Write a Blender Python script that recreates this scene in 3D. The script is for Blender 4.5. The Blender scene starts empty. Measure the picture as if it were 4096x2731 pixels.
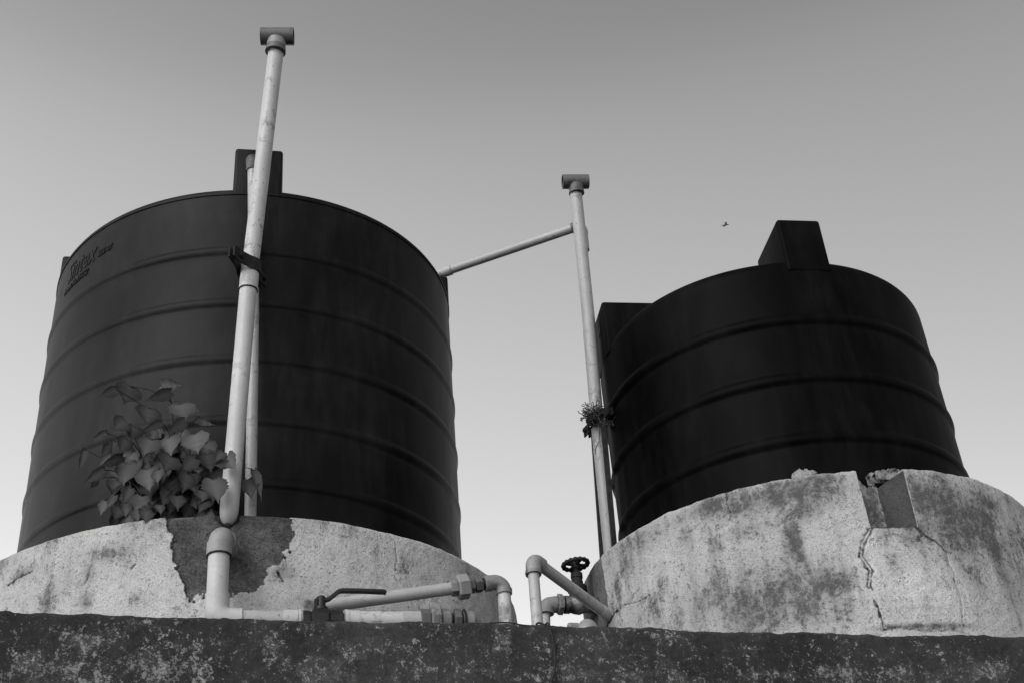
import bpy, bmesh, math, random
import numpy as np
from mathutils import Vector, Matrix

# ------------------------------------------------------------------ camera
FPX, PITCH, ROLL = 5146.5, 0.5871, -0.0829       # focal length in photo pixels (4096 wide), radians
sc = bpy.context.scene
_F = np.array([0, math.cos(PITCH), math.sin(PITCH)])
_r = np.array([1.0, 0, 0]); _u = np.cross(_r, _F)
_R = math.cos(ROLL) * _r + math.sin(ROLL) * _u
_U = -math.sin(ROLL) * _r + math.cos(ROLL) * _u
cd = bpy.data.cameras.new('camera'); cam = bpy.data.objects.new('camera', cd)
sc.collection.objects.link(cam); sc.camera = cam
cd.sensor_width = 36; cd.lens = FPX * 36 / 4096; cd.clip_start = 0.05; cd.clip_end = 3000
cam.matrix_world = Matrix(((_R[0], _U[0], -_F[0], 0), (_R[1], _U[1], -_F[1], 0), (_R[2], _U[2], -_F[2], 0), (0, 0, 0, 1)))

# ------------------------------------------------------------------ light
SUN_EL, SUN_AZ = 40.0, 208.0                       # azimuth clockwise from +Y: behind the camera, to its right
SKY_STRENGTH = 0.15
SUN_STRENGTH = 0.5
w = bpy.data.worlds.new('World'); sc.world = w; w.use_nodes = True
nt = w.node_tree; nt.nodes.clear()
sky = nt.nodes.new('ShaderNodeTexSky'); sky.sky_type = 'NISHITA'; sky.sun_disc = False
sky.sun_elevation = math.radians(SUN_EL); sky.sun_rotation = math.radians(SUN_AZ)
sky.air_density = 1.0; sky.dust_density = 0.8; sky.ozone_density = 1.0
bw = nt.nodes.new('ShaderNodeRGBToBW')             # the place is seen in black and white
# haze: the sky brightens towards the horizon, as a curve of sin(elevation)
tcw = nt.nodes.new('ShaderNodeTexCoord'); sxw = nt.nodes.new('ShaderNodeSeparateXYZ'); nt.links.new(tcw.outputs['Generated'], sxw.inputs[0])
def wm(op, a, b):
    q = nt.nodes.new('ShaderNodeMath'); q.operation = op
    for i, v in enumerate((a, b)):
        if isinstance(v, (int, float)): q.inputs[i].default_value = v
        else: nt.links.new(v, q.inputs[i])
    return q.outputs[0]
fc_ = nt.nodes.new('ShaderNodeFloatCurve'); cv_ = fc_.mapping.curves[0]; nt.links.new(sxw.outputs[2], fc_.inputs[1])
SKY_CURVE = [(0.0, 1.08), (0.36, 1.08), (0.424, 1.06), (0.56, 1.04), (0.656, 0.96), (0.749, 0.70), (1.0, 0.50)]
cv_.points[0].location = (SKY_CURVE[0][0], SKY_CURVE[0][1]/2); cv_.points[1].location = (1.0, SKY_CURVE[-1][1]/2)
for a_, b_ in SKY_CURVE[1:-1]: cv_.points.new(a_, b_/2)
fc_.mapping.update()
gz = wm('MULTIPLY', wm('MULTIPLY', fc_.outputs[0], 2.0), wm('SUBTRACT', 1.0, wm('MULTIPLY', sxw.outputs[0], 0.52)))   # and a little towards the left
bg = nt.nodes.new('ShaderNodeBackground'); bg.inputs['Strength'].default_value = SKY_STRENGTH
wo = nt.nodes.new('ShaderNodeOutputWorld')
nt.links.new(sky.outputs[0], bw.inputs[0]); nt.links.new(wm('MULTIPLY', bw.outputs[0], gz), bg.inputs[0]); nt.links.new(bg.outputs[0], wo.inputs[0])
sl = bpy.data.lights.new('sun', 'SUN'); sl.energy = SUN_STRENGTH; sl.angle = math.radians(30); sl.color = (1, 1, 1)
so = bpy.data.objects.new('sun', sl); sc.collection.objects.link(so)
_el, _az = math.radians(SUN_EL), math.radians(SUN_AZ)
sd = Vector((math.sin(_az) * math.cos(_el), math.cos(_az) * math.cos(_el), math.sin(_el)))
so.rotation_euler = sd.to_track_quat('Z', 'Y').to_euler(); so.location = sd * 20
sc.view_settings.view_transform = 'Standard'; sc.view_settings.look = 'None'
sc.view_settings.exposure = 1.1; sc.view_settings.gamma = 1.0; sc.view_settings.use_curve_mapping = False
sc.render.engine = 'CYCLES'

random.seed(7); RNG = np.random.default_rng(7)

# ------------------------------------------------------------------ geometry of the place
C1 = (-0.922, 3.842); RT1 = 0.700; RR1 = 0.865      # left tank centre, tank radius, ring radius
C2 = (0.830, 3.716); RT2 = 0.541; RR2 = 0.685       # right tank
ZR = 1.531                                          # rim height of both rings (eye = 0)
ZW = 1.066                                          # top of the wall / roof slab
ZG = -1.6                                           # ground
WT = np.array([0.9608, 0.2771]); WN = np.array([-0.2771, 0.9608])   # wall direction, and inwards
def ray(x, y): return (x - 2048) / FPX * _R - (y - 1365.5) / FPX * _U + _F
_a = ray(0, 2447); WA = (_a * ZW / _a[2])[:2]
def atY(x, y, Y): d = ray(x, y); return Vector(d * Y / d[1])
def atZ(x, y, Z): d = ray(x, y); return Vector(d * Z / d[2])
def atW(x, y, off): d = ray(x, y); return Vector(d * ((WA @ WN + off) / (d[:2] @ WN)))   # on a plane parallel to the wall
def atC(x, y, c, R):
    d = ray(x, y); a = d[0]**2 + d[1]**2; b = -(d[0]*c[0] + d[1]*c[1]); q = c[0]**2 + c[1]**2 - R*R
    D = max(b*b - a*q, 0); return Vector(d * (-b - math.sqrt(D)) / a)
def wallpt(s, off, z): p = WA + WT * s + WN * off; return Vector((p[0], p[1], z))
def depth(p): return float(np.dot(np.array(p), _F))

# ------------------------------------------------------------------ numpy noise
_lat = RNG.random((256, 256))
def vnoise(x, y):
    xi = np.floor(x).astype(int); yi = np.floor(y).astype(int); fx = x - xi; fy = y - yi
    fx = fx*fx*(3-2*fx); fy = fy*fy*(3-2*fy); m = 255
    a = _lat[xi & m, yi & m]; b = _lat[(xi+1) & m, yi & m]; c = _lat[xi & m, (yi+1) & m]; d = _lat[(xi+1) & m, (yi+1) & m]
    return (a*(1-fx)+b*fx)*(1-fy) + (c*(1-fx)+d*fx)*fy
def fbm(x, y, o=5, g=0.5):
    s = 0; a = 1; t = 0
    for i in range(o): s = s + a*vnoise(x*2**i + 17.3*i, y*2**i + 9.1*i); t += a; a *= g
    return s/t
def sstep(a, b, x): t = np.clip((x-a)/(b-a), 0, 1); return t*t*(3-2*t)
def dseg(x, y, pts):
    """distance to a polyline and the run along it"""
    best = np.full(x.shape, 1e9); run = np.zeros(x.shape); L = 0
    for (ax, ay), (bx, by) in zip(pts[:-1], pts[1:]):
        dx, dy = bx-ax, by-ay; l2 = dx*dx+dy*dy
        t = np.clip(((x-ax)*dx+(y-ay)*dy)/l2, 0, 1); d = np.hypot(x-ax-t*dx, y-ay-t*dy)
        m = d < best; best = np.where(m, d, best); run = np.where(m, L+t*math.sqrt(l2), run); L += math.sqrt(l2)
    return best, run/L
def inpoly(x, y, pts):
    r = np.zeros(x.shape, bool); n = len(pts)
    for i in range(n):
        x0, y0 = pts[i]; x1, y1 = pts[(i+1) % n]
        if y0 == y1: continue
        r ^= ((y0 > y) != (y1 > y)) & (x < (x1-x0)*(y-y0)/(y1-y0)+x0)
    return r

# ------------------------------------------------------------------ materials (all grey: black and white scene)
def new_mat(name):
    m = bpy.data.materials.new(name); m.use_nodes = True; n = m.node_tree; n.nodes.clear()
    o = n.nodes.new('ShaderNodeOutputMaterial'); b = n.nodes.new('ShaderNodeBsdfPrincipled')
    n.links.new(b.outputs[0], o.inputs[0]); return m, n, b
class G:
    def __init__(s, n): s.n = n
    def node(s, t, **k):
        x = s.n.nodes.new(t)
        for a, v in k.items(): setattr(x, a, v)
        return x
    def link(s, a, b): s.n.links.new(a, b)
    def setin(s, sock, v):
        if hasattr(v, 'links') or hasattr(v, 'is_output'): s.link(v, sock)
        else: sock.default_value = v
    def math(s, op, a, b=0.0, c=None, clamp=False):
        x = s.node('ShaderNodeMath', operation=op, use_clamp=clamp); s.setin(x.inputs[0], a); s.setin(x.inputs[1], b)
        if c is not None: s.setin(x.inputs[2], c)
        return x.outputs[0]
    def coord(s, kind='Object', scale=(1, 1, 1), loc=(0, 0, 0), rot=(0, 0, 0)):
        tc = s.node('ShaderNodeTexCoord'); mp = s.node('ShaderNodeMapping'); s.link(tc.outputs[kind], mp.inputs[0])
        mp.inputs['Scale'].default_value = scale; mp.inputs['Location'].default_value = loc; mp.inputs['Rotation'].default_value = rot
        return mp.outputs[0]
    def noise(s, vec, scale, detail=4, rough=0.55, dist=0.0):
        x = s.node('ShaderNodeTexNoise'); s.link(vec, x.inputs['Vector']); x.inputs['Scale'].default_value = scale
        x.inputs['Detail'].default_value = detail; x.inputs['Roughness'].default_value = rough; x.inputs['Distortion'].default_value = dist
        return x.outputs[0]
    def voro(s, vec, scale, feature='F1', rnd=1.0):
        x = s.node('ShaderNodeTexVoronoi', feature=feature); s.link(vec, x.inputs['Vector']); x.inputs['Scale'].default_value = scale
        x.inputs['Randomness'].default_value = rnd; return x.outputs['Distance']
    def ramp(s, f, a, b, v0=0.0, v1=1.0, smooth=True):
        x = s.node('ShaderNodeMapRange', interpolation_type='SMOOTHSTEP' if smooth else 'LINEAR'); s.setin(x.inputs[0], f)
        x.inputs[1].default_value = a; x.inputs[2].default_value = b; x.inputs[3].default_value = v0; x.inputs[4].default_value = v1
        return x.outputs[0]
    def mix(s, f, a, b):
        x = s.node('ShaderNodeMix', data_type='FLOAT'); s.setin(x.inputs[0], f); s.setin(x.inputs[2], a); s.setin(x.inputs[3], b); return x.outputs[0]
    def attr(s, name): x = s.node('ShaderNodeAttribute', attribute_name=name); return x.outputs['Fac']
    def bump(s, h, strength, dist, bsdf, normal=None):
        x = s.node('ShaderNodeBump'); s.link(h, x.inputs['Height']); x.inputs['Strength'].default_value = strength; x.inputs['Distance'].default_value = dist
        if normal is not None: s.link(normal, x.inputs['Normal'])
        s.link(x.outputs[0], bsdf.inputs['Normal']); return x.outputs[0]
    def grey(s, v, bsdf):
        c = s.node('ShaderNodeCombineColor'); [s.link(v, c.inputs[i]) for i in range(3)]; s.link(c.outputs[0], bsdf.inputs['Base Color'])

def mat_plaster():
    m, n, b = new_mat('weathered_plaster'); g = G(n); co = g.coord()
    st = g.attr('stain'); pa = g.attr('patch'); ck = g.attr('crack')
    big = g.noise(co, 3.2, 5, 0.6); n1 = g.noise(co, 10, 8, 0.72); n2 = g.noise(co, 75, 6, 0.78); grit = g.noise(co, 300, 2, 0.6)
    cs = g.coord(scale=(1, 1, 0.16)); strk = g.noise(cs, 24, 6, 0.7, 0.3)
    c = lambda x, k: g.math('MULTIPLY', g.math('SUBTRACT', x, 0.5), k)
    light = g.ramp(big, 0.3, 0.72, 0.41, 0.52)
    light = g.math('MULTIPLY', light, g.math('ADD', 1.0, g.math('ADD', c(n2, 1.9), g.math('ADD', c(grit, 0.9), c(n1, 1.5)))))
    pits = g.math('MULTIPLY', g.ramp(g.voro(co, 105), 0.10, 0.24, 1, 0), g.ramp(g.noise(co, 20, 4, 0.7), 0.46, 0.60))
    light = g.math('MULTIPLY', light, g.mix(g.math('MULTIPLY', pits, 0.60), 1.0, 0.3))
    soft = g.math('ADD', g.math('MULTIPLY', st, 1.5), g.math('ADD', c(n1, 2.3), g.math('ADD', c(n2, 2.0), c(strk, 1.9))))
    soft = g.math('MULTIPLY', g.ramp(soft, 0.0, 1.15), 0.84)
    hard = g.math('ADD', g.math('MULTIPLY', st, 1.1), g.math('ADD', c(n2, 6.0), g.math('ADD', c(n1, 2.2), c(grit, 2.0))))
    hard = g.math('MULTIPLY', g.ramp(hard, 0.55, 0.85), 0.60)
    base = g.mix(g.math('SUBTRACT', 1.0, g.math('MULTIPLY', g.math('SUBTRACT', 1.0, soft), g.math('SUBTRACT', 1.0, hard))), light, 0.050)
    rough_dark = g.math('MULTIPLY', g.ramp(n1, 0.32, 0.7, 0.045, 0.12), g.math('ADD', 1.0, g.math('ADD', c(n2, 3.0), c(grit, 1.8))))
    base = g.mix(pa, base, rough_dark)
    base = g.mix(g.ramp(g.math('ADD', ck, g.math('MULTIPLY', c(n2, 2.0), g.ramp(ck, 0.02, 0.3))), 0.15, 0.95), base, 0.020)
    g.grey(base, b)
    b.inputs['Roughness'].default_value = 0.93; b.inputs['Specular IOR Level'].default_value = 0.2
    h = g.math('ADD', g.math('MULTIPLY', n2, 1.1), g.math('MULTIPLY', g.noise(co, 40, 4, 0.6), 0.9))
    h = g.math('SUBTRACT', h, g.math('MULTIPLY', pits, 0.8)); h = g.math('ADD', h, g.math('MULTIPLY', grit, 0.45))
    g.bump(h, 0.85, 0.005, b)
    return m
def mat_wall():
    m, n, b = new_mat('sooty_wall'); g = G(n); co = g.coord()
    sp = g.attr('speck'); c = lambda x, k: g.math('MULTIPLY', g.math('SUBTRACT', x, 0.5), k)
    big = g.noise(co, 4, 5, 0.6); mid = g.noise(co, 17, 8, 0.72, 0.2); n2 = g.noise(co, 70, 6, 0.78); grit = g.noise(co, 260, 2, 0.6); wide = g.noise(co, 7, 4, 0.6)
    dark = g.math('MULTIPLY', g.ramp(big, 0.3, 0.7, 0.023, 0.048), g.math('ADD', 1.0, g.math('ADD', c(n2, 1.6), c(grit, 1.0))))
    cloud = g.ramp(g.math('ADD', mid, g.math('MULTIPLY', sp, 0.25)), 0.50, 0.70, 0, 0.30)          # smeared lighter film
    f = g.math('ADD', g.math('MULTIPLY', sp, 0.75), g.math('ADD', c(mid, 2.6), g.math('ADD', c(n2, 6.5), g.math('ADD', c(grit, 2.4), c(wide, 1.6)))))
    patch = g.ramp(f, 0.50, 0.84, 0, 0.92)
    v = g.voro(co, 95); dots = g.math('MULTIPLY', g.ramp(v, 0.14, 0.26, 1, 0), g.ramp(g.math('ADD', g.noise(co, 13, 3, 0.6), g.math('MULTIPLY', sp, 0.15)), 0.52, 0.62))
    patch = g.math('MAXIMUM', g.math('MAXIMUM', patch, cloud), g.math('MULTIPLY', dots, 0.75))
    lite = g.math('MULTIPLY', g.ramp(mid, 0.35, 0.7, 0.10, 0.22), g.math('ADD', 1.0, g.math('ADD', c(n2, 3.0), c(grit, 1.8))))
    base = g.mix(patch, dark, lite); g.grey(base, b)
    b.inputs['Roughness'].default_value = 0.95; b.inputs['Specular IOR Level'].default_value = 0.12
    h = g.math('ADD', g.math('MULTIPLY', patch, -0.5), g.math('ADD', n2, g.math('MULTIPLY', grit, 0.3))); g.bump(h, 0.8, 0.005, b)
    return m
def mat_tank(name, base, rough, spec):
    m, n, b = new_mat(name); g = G(n); co = g.coord(); cs = g.coord(scale=(1, 1, 0.12))
    d = g.noise(cs, 9, 5, 0.6); d2 = g.noise(co, 2.2, 4, 0.6); sc_ = g.noise(g.coord(scale=(1, 1, 0.25), rot=(0.3, 0.2, 0)), 30, 3, 0.7)
    v = g.math('MULTIPLY', g.ramp(d, 0.35, 0.68, 0.72, 1.6), g.ramp(d2, 0.35, 0.65, 0.65, 1.5))
    v = g.math('MULTIPLY', v, g.ramp(sc_, 0.35, 0.7, 0.8, 1.35))
    v = g.math('MULTIPLY', v, base)
    spk = g.voro(co, 7.0); v = g.mix(g.ramp(spk, 0.010, 0.016, 1, 0), v, 0.35)
    g.grey(v, b)
    g.setin(b.inputs['Roughness'], g.ramp(g.math('ADD', g.math('MULTIPLY', d, 0.6), g.math('MULTIPLY', sc_, 0.4)), 0.3, 0.7, rough-0.06, rough+0.10))
    b.inputs['Specular IOR Level'].default_value = spec
    h = g.math('ADD', g.noise(co, 14, 4, 0.6), g.math('MULTIPLY', g.noise(co, 3.0, 2, 0.5), 3.0)); g.bump(h, 0.25, 0.004, b)
    return m
def mat_pipe(name, base, dirt, rough=0.45, spots=0.5):
    m, n, b = new_mat(name); g = G(n); co = g.coord()
    big = g.noise(co, 7, 5, 0.6); mid = g.noise(co, 34, 5, 0.7, 0.6); fine = g.noise(co, 120, 3, 0.6)
    v = g.ramp(big, 0.32, 0.7, base*0.84, base)
    f = g.ramp(g.math('ADD', mid, g.math('MULTIPLY', g.math('SUBTRACT', big, 0.5), 0.7)), 0.58-0.06*dirt, 0.68, 0, spots)
    v = g.mix(f, v, base*0.24)
    if dirt > 0:
        fl = g.math('MULTIPLY', g.ramp(g.voro(g.coord(scale=(1, 1, 0.45)), 70), 0.08, 0.20, 1, 0), g.ramp(g.noise(co, 11, 4, 0.7), 0.50, 0.58)); v = g.mix(g.math('MULTIPLY', fl, 0.8), v, base*0.15)
    v = g.math('MULTIPLY', v, g.ramp(fine, 0.3, 0.7, 0.94, 1.04))
    g.grey(v, b); b.inputs['Roughness'].default_value = rough; b.inputs['Specular IOR Level'].default_value = 0.4
    g.bump(g.math('ADD', mid, g.math('MULTIPLY', fine, 0.4)), 0.12, 0.002, b); return m
def mat_simple(name, lo, hi, scale=20, rough=0.7, metal=0.0, bump=0.3):
    m, n, b = new_mat(name); g = G(n); co = g.coord(); f = g.noise(co, scale, 5, 0.65); f2 = g.noise(co, scale*5, 3, 0.6)
    g.grey(g.math('MULTIPLY', g.ramp(f, 0.35, 0.68, lo, hi), g.ramp(f2, 0.3, 0.7, 0.85, 1.15)), b)
    b.inputs['Roughness'].default_value = rough; b.inputs['Metallic'].default_value = metal; b.inputs['Specular IOR Level'].default_value = 0.25
    g.bump(f2, bump, 0.002, b); return m
def mat_leaf():
    m, n, b = new_mat('leaf_green_grey'); g = G(n); co = g.coord()
    f = g.noise(co, 18, 3, 0.5); vv = g.attr('vein'); tone = g.attr('tone')
    v = g.math('MULTIPLY', g.ramp(f, 0.3, 0.7, 0.025, 0.042), tone)
    v = g.mix(g.math('MULTIPLY', vv, 0.5), v, 0.12); g.grey(v, b)
    b.inputs['Roughness'].default_value = 0.55; b.inputs['Specular IOR Level'].default_value = 0.2
    return m
M = dict(plaster=mat_plaster(), wall=mat_wall(), tank=mat_tank('black_tank_plastic', 0.007, 0.44, 0.08), tank2=mat_tank('black_tank_plastic_dull', 0.0026, 0.46, 0.025),
         pipe=mat_pipe('white_pipe_plastic', 0.43, 0.9, spots=0.75), pipe_clean=mat_pipe('clean_pipe_plastic', 0.43, -0.2, spots=0.3), pipe_grey=mat_pipe('grey_pipe_plastic', 0.35, 0.4),
         fit=mat_pipe('dirty_fitting_plastic', 0.19, 1.6, 0.6, 0.8), fit_dark=mat_pipe('soiled_fitting_plastic', 0.09, 1.5, 0.6, 0.8), tee=mat_pipe('grey_tee_plastic', 0.10, 1.4, 0.55, 0.7),
         fit_mid=mat_pipe('elbow_plastic', 0.24, 0.6, 0.5, 0.4),
         iron=mat_simple('rusty_iron', 0.008, 0.022, 40, 0.75, 0.2), brass=mat_simple('tarnished_metal', 0.03, 0.22, 30, 0.45, 0.4),
         black=mat_simple('black_plastic', 0.010, 0.016, 30, 0.45), rubber=mat_simple('black_rubber', 0.010, 0.016, 30, 0.6),
         leaf=mat_leaf(), stem=mat_simple('plant_stem', 0.012, 0.022, 40, 0.7), dry=mat_simple('dry_creeper', 0.02, 0.05, 60, 0.9),
         slab=mat_simple('concrete_slab', 0.04, 0.09, 12, 0.95), ground=mat_simple('ground_earth', 0.05, 0.09, 0.8, 0.95), bird=mat_simple('bird_feather', 0.02, 0.05, 40, 0.8))

# ------------------------------------------------------------------ mesh helpers
def link(name, me, mat, parent=None, smooth=35):
    me.materials.append(mat)
    if smooth: 
        me.polygons.foreach_set('use_smooth', [True]*len(me.polygons)); me.set_sharp_from_angle(angle=math.radians(smooth))
    o = bpy.data.objects.new(name, me); sc.collection.objects.link(o)
    if parent: o.parent = parent; o.matrix_parent_inverse = parent.matrix_world.inverted()
    return o
class MB:
    def __init__(s): s.v = []; s.f = []
    def add(s, vs, fs): k = len(s.v); s.v += [tuple(v) for v in vs]; s.f += [tuple(i+k for i in f) for f in fs]; return s
    def build(s, name, mat, parent=None, smooth=35):
        me = bpy.data.meshes.new(name); me.from_pydata(s.v, [], s.f); me.update()
        bm = bmesh.new(); bm.from_mesh(me); bmesh.ops.recalc_face_normals(bm, faces=bm.faces); bm.to_mesh(me); bm.free()
        return link(name, me, mat, parent, smooth)
    def loft(s, rings, cap0=True, cap1=True, closed=False):
        n = len(rings[0]); vs = [v for r in rings for v in r]; fs = []
        m = len(rings)
        for i in range(m if closed else m-1):
            j = (i+1) % m
            for k in range(n): fs.append((i*n+k, i*n+(k+1) % n, j*n+(k+1) % n, j*n+k))
        if not closed:
            if cap0: fs.append(tuple(range(n))[::-1])
            if cap1: fs.append(tuple((m-1)*n+k for k in range(n)))
        return s.add(vs, fs)
    def tube(s, pts, r, seg=20, caps=True):
        pts = [Vector(p) for p in pts]; n = len(pts); rs = r if isinstance(r, (list, tuple)) else [r]*n
        T = []
        for i in range(n):
            a = pts[min(i+1, n-1)] - pts[max(i-1, 0)]; T.append(a.normalized())
        up = Vector((0, 0, 1)) if abs(T[0].z) < 0.9 else Vector((0, 1, 0)); N = (up - T[0]*up.dot(T[0])).normalized(); rings = []
        for i in range(n):
            N = (N - T[i]*N.dot(T[i])).normalized(); B = T[i].cross(N)
            rings.append([pts[i] + (N*math.cos(2*math.pi*k/seg) + B*math.sin(2*math.pi*k/seg))*rs[i] for k in range(seg)])
        return s.loft(rings, caps, caps)
    def turned(s, p0, p1, prof, seg=24, phase=0.0, caps=True):
        """prof: (distance in metres from p0 along p0->p1, radius)"""
        p0 = Vector(p0); T = (Vector(p1)-p0).normalized(); up = Vector((0, 0, 1)) if abs(T.z) < 0.9 else Vector((0, 1, 0))
        N = (up - T*up.dot(T)).normalized(); B = T.cross(N)
        rings = [[p0 + T*d + (N*math.cos(2*math.pi*k/seg+phase) + B*math.sin(2*math.pi*k/seg+phase))*r for k in range(seg)] for d, r in prof]
        return s.loft(rings, caps, caps)
    def box(s, c, ax, ay, az, bevel=0.0):
        """oriented box from centre and three half vectors"""
        c = Vector(c); ax = Vector(ax); ay = Vector(ay); az = Vector(az)
        bm = bmesh.new(); bmesh.ops.create_cube(bm, size=2.0)
        mt = Matrix(((ax.x, ay.x, az.x, c.x), (ax.y, ay.y, az.y, c.y), (ax.z, ay.z, az.z, c.z), (0, 0, 0, 1)))
        bmesh.ops.transform(bm, matrix=mt, verts=bm.verts)
        if bevel: bmesh.ops.bevel(bm, geom=bm.edges, offset=bevel, segments=3, affect='EDGES', profile=0.5)
        bm.verts.index_update(); s.add([v.co[:] for v in bm.verts], [[v.index for v in f.verts] for f in bm.faces]); bm.free(); return s
def tag(o, label, cat, group=None):
    o['label'] = label; o['category'] = cat
    if group: o['group'] = group
    return o
def thing(name, loc, label, cat, group=None):
    o = bpy.data.objects.new(name, None); sc.collection.objects.link(o); o.location = loc; o.empty_display_size = 0.1
    bpy.context.view_layer.update(); return tag(o, label, cat, group)
def arc(p, a, b, r, n=10):
    """points of a bend at corner p coming from direction a (unit, towards p) and leaving along b (unit)"""
    a = Vector(a).normalized(); b = Vector(b).normalized(); th = math.acos(max(-1, min(1, a.dot(b)))); t = r*math.tan(th/2)
    s0 = Vector(p) - a*t; e = Vector(p) + b*t; nrm = (b - a*a.dot(b)).normalized(); cen = s0 + nrm*r
    out = []
    for i in range(n+1):
        u = th*i/n; out.append(cen - nrm*r*math.cos(u) + a*r*math.sin(u))
    return out
def grid_mesh(name, P, mat, attrs, parent=None, closed_rows=False):
    """P: (n, m, 3) array of points"""
    n, m = P.shape[:2]; me = bpy.data.meshes.new(name)
    idx = np.arange(n*m).reshape(n, m)
    q = np.stack([idx[:-1, :-1], idx[1:, :-1], idx[1:, 1:], idx[:-1, 1:]], -1).reshape(-1, 4)
    me.vertices.add(n*m); me.vertices.foreach_set('co', P.reshape(-1).astype(np.float32))
    me.loops.add(len(q)*4); me.loops.foreach_set('vertex_index', q.reshape(-1).astype(np.int32))
    me.polygons.add(len(q)); me.polygons.foreach_set('loop_start', (np.arange(len(q))*4).astype(np.int32))
    me.polygons.foreach_set('loop_total', np.full(len(q), 4, np.int32)); me.update(calc_edges=True); me.validate()
    for k, a in attrs.items():
        at = me.attributes.new(k, 'FLOAT', 'POINT'); at.data.foreach_set('value', a.reshape(-1).astype(np.float32))
    return link(name, me, mat, parent, 60)

# ------------------------------------------------------------------ ground, building
g_ = MB().add([(-900, -900, ZG), (900, -900, ZG), (900, 900, ZG), (-900, 900, ZG)], [(0, 1, 2, 3)]).build('ground', M['ground'], smooth=0)
g_['kind'] = 'structure'

bld = thing('concrete_building', wallpt(1.2, 0.1, ZG), 'sooty dark concrete house front with flaked pale specks below the tanks and pipes', 'building')
# front wall: dense grid bent over its worn top edge, s along the wall, v down the face
S = np.arange(-0.5, 3.7, 0.0034); V = np.concatenate([-np.linspace(0.30, 0.004, 36), np.arange(0.0, 0.42, 0.0034), np.linspace(0.45, ZW-ZG, 30)])
ss, vv = np.meshgrid(S, V, indexing='ij')
edge = 0.016*(fbm(ss*3.1, ss*0+3, 4)-0.5) + 0.016*(fbm(ss*22, ss*0+7, 5, 0.65)-0.5)
rnd = 0.008
z = np.where(vv < 0, ZW, ZW - vv) + edge*np.exp(-np.abs(vv)/0.03)
z = z - rnd*np.exp(-np.abs(vv)/0.006) + (0.004 + 0.008*np.exp(-np.maximum(ss, 0)/0.3))*np.exp(-np.abs(vv)/0.05)
off = np.where(vv < 0, -vv, 0.0) + 0.006*(fbm(ss*9+4, vv*9+2, 5)-0.5) + 0.004*(fbm(ss*60, vv*60, 3)-0.5) + rnd*0.5*np.exp(-np.abs(vv)/0.006)
PX = WA[0] + WT[0]*ss + WN[0]*off; PY = WA[1] + WT[1]*ss + WN[1]*off
def wsv(x, y):
    p = atW(x, y, 0); return ((np.array(p[:2]) - WA) @ WT, ZW - p[2])
speck = np.zeros_like(ss)
for x, y, rx, ry, k in [(150, 2700, 350, 60, .6), (330, 2560, 170, 60, .55), (560, 2490, 150, 30, .5), (620, 2680, 140, 70, .75), (1000, 2600, 160, 70, .45), (1290, 2500, 90, 40, .9), (1290, 2690, 120, 60, .8),
                        (1500, 2600, 140, 70, .35), (1700, 2700, 110, 60, .5), (2020, 2580, 45, 60, .9), (2030, 2710, 60, 40, .8), (2270, 2570, 80, 40, .8), (2120, 2520, 30, 25, .7), (2430, 2560, 130, 40, .75), (2300, 2700, 140, 40, .7),
                        (2640, 2560, 80, 40, .5), (2950, 2600, 60, 30, .5), (2700, 2710, 220, 40, .75), (3050, 2700, 200, 50, .5), (3350, 2690, 150, 40, .9), (3600, 2700, 120, 40, .6), (3930, 2680, 160, 40, .9), (3780, 2700, 90, 30, .6),
                        (2500, 2640, 900, 40, .12), (3800, 2600, 60, 60, .3), (900, 2560, 80, 30, .3)]:
    a, b = wsv(x, y); sx = rx/FPX*2.75; sy = ry/FPX*2.75*1.05
    speck = np.maximum(speck, k*np.exp(-(((ss-a)/sx)**2 + ((vv-b)/sy)**2)))
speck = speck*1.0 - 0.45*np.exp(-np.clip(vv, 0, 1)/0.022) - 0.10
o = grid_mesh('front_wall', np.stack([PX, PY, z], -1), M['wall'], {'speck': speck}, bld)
# roof slab and the rest of the house (2-3 mm under / behind the front wall sheet)
def wbox(s0, s1, o0, o1, z0, z1):
    mb = MB(); c = (wallpt(s0, o0, z0)+wallpt(s1, o1, z1))/2
    return mb.box(c, Vector((WT[0], WT[1], 0))*(s1-s0)/2, Vector((WN[0], WN[1], 0))*(o1-o0)/2, (0, 0, (z1-z0)/2))
wbox(-0.6, 3.8, 0.02, 3.6, ZG+0.004, ZW-0.028).build('roof_slab', M['slab'], bld, smooth=0)

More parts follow.
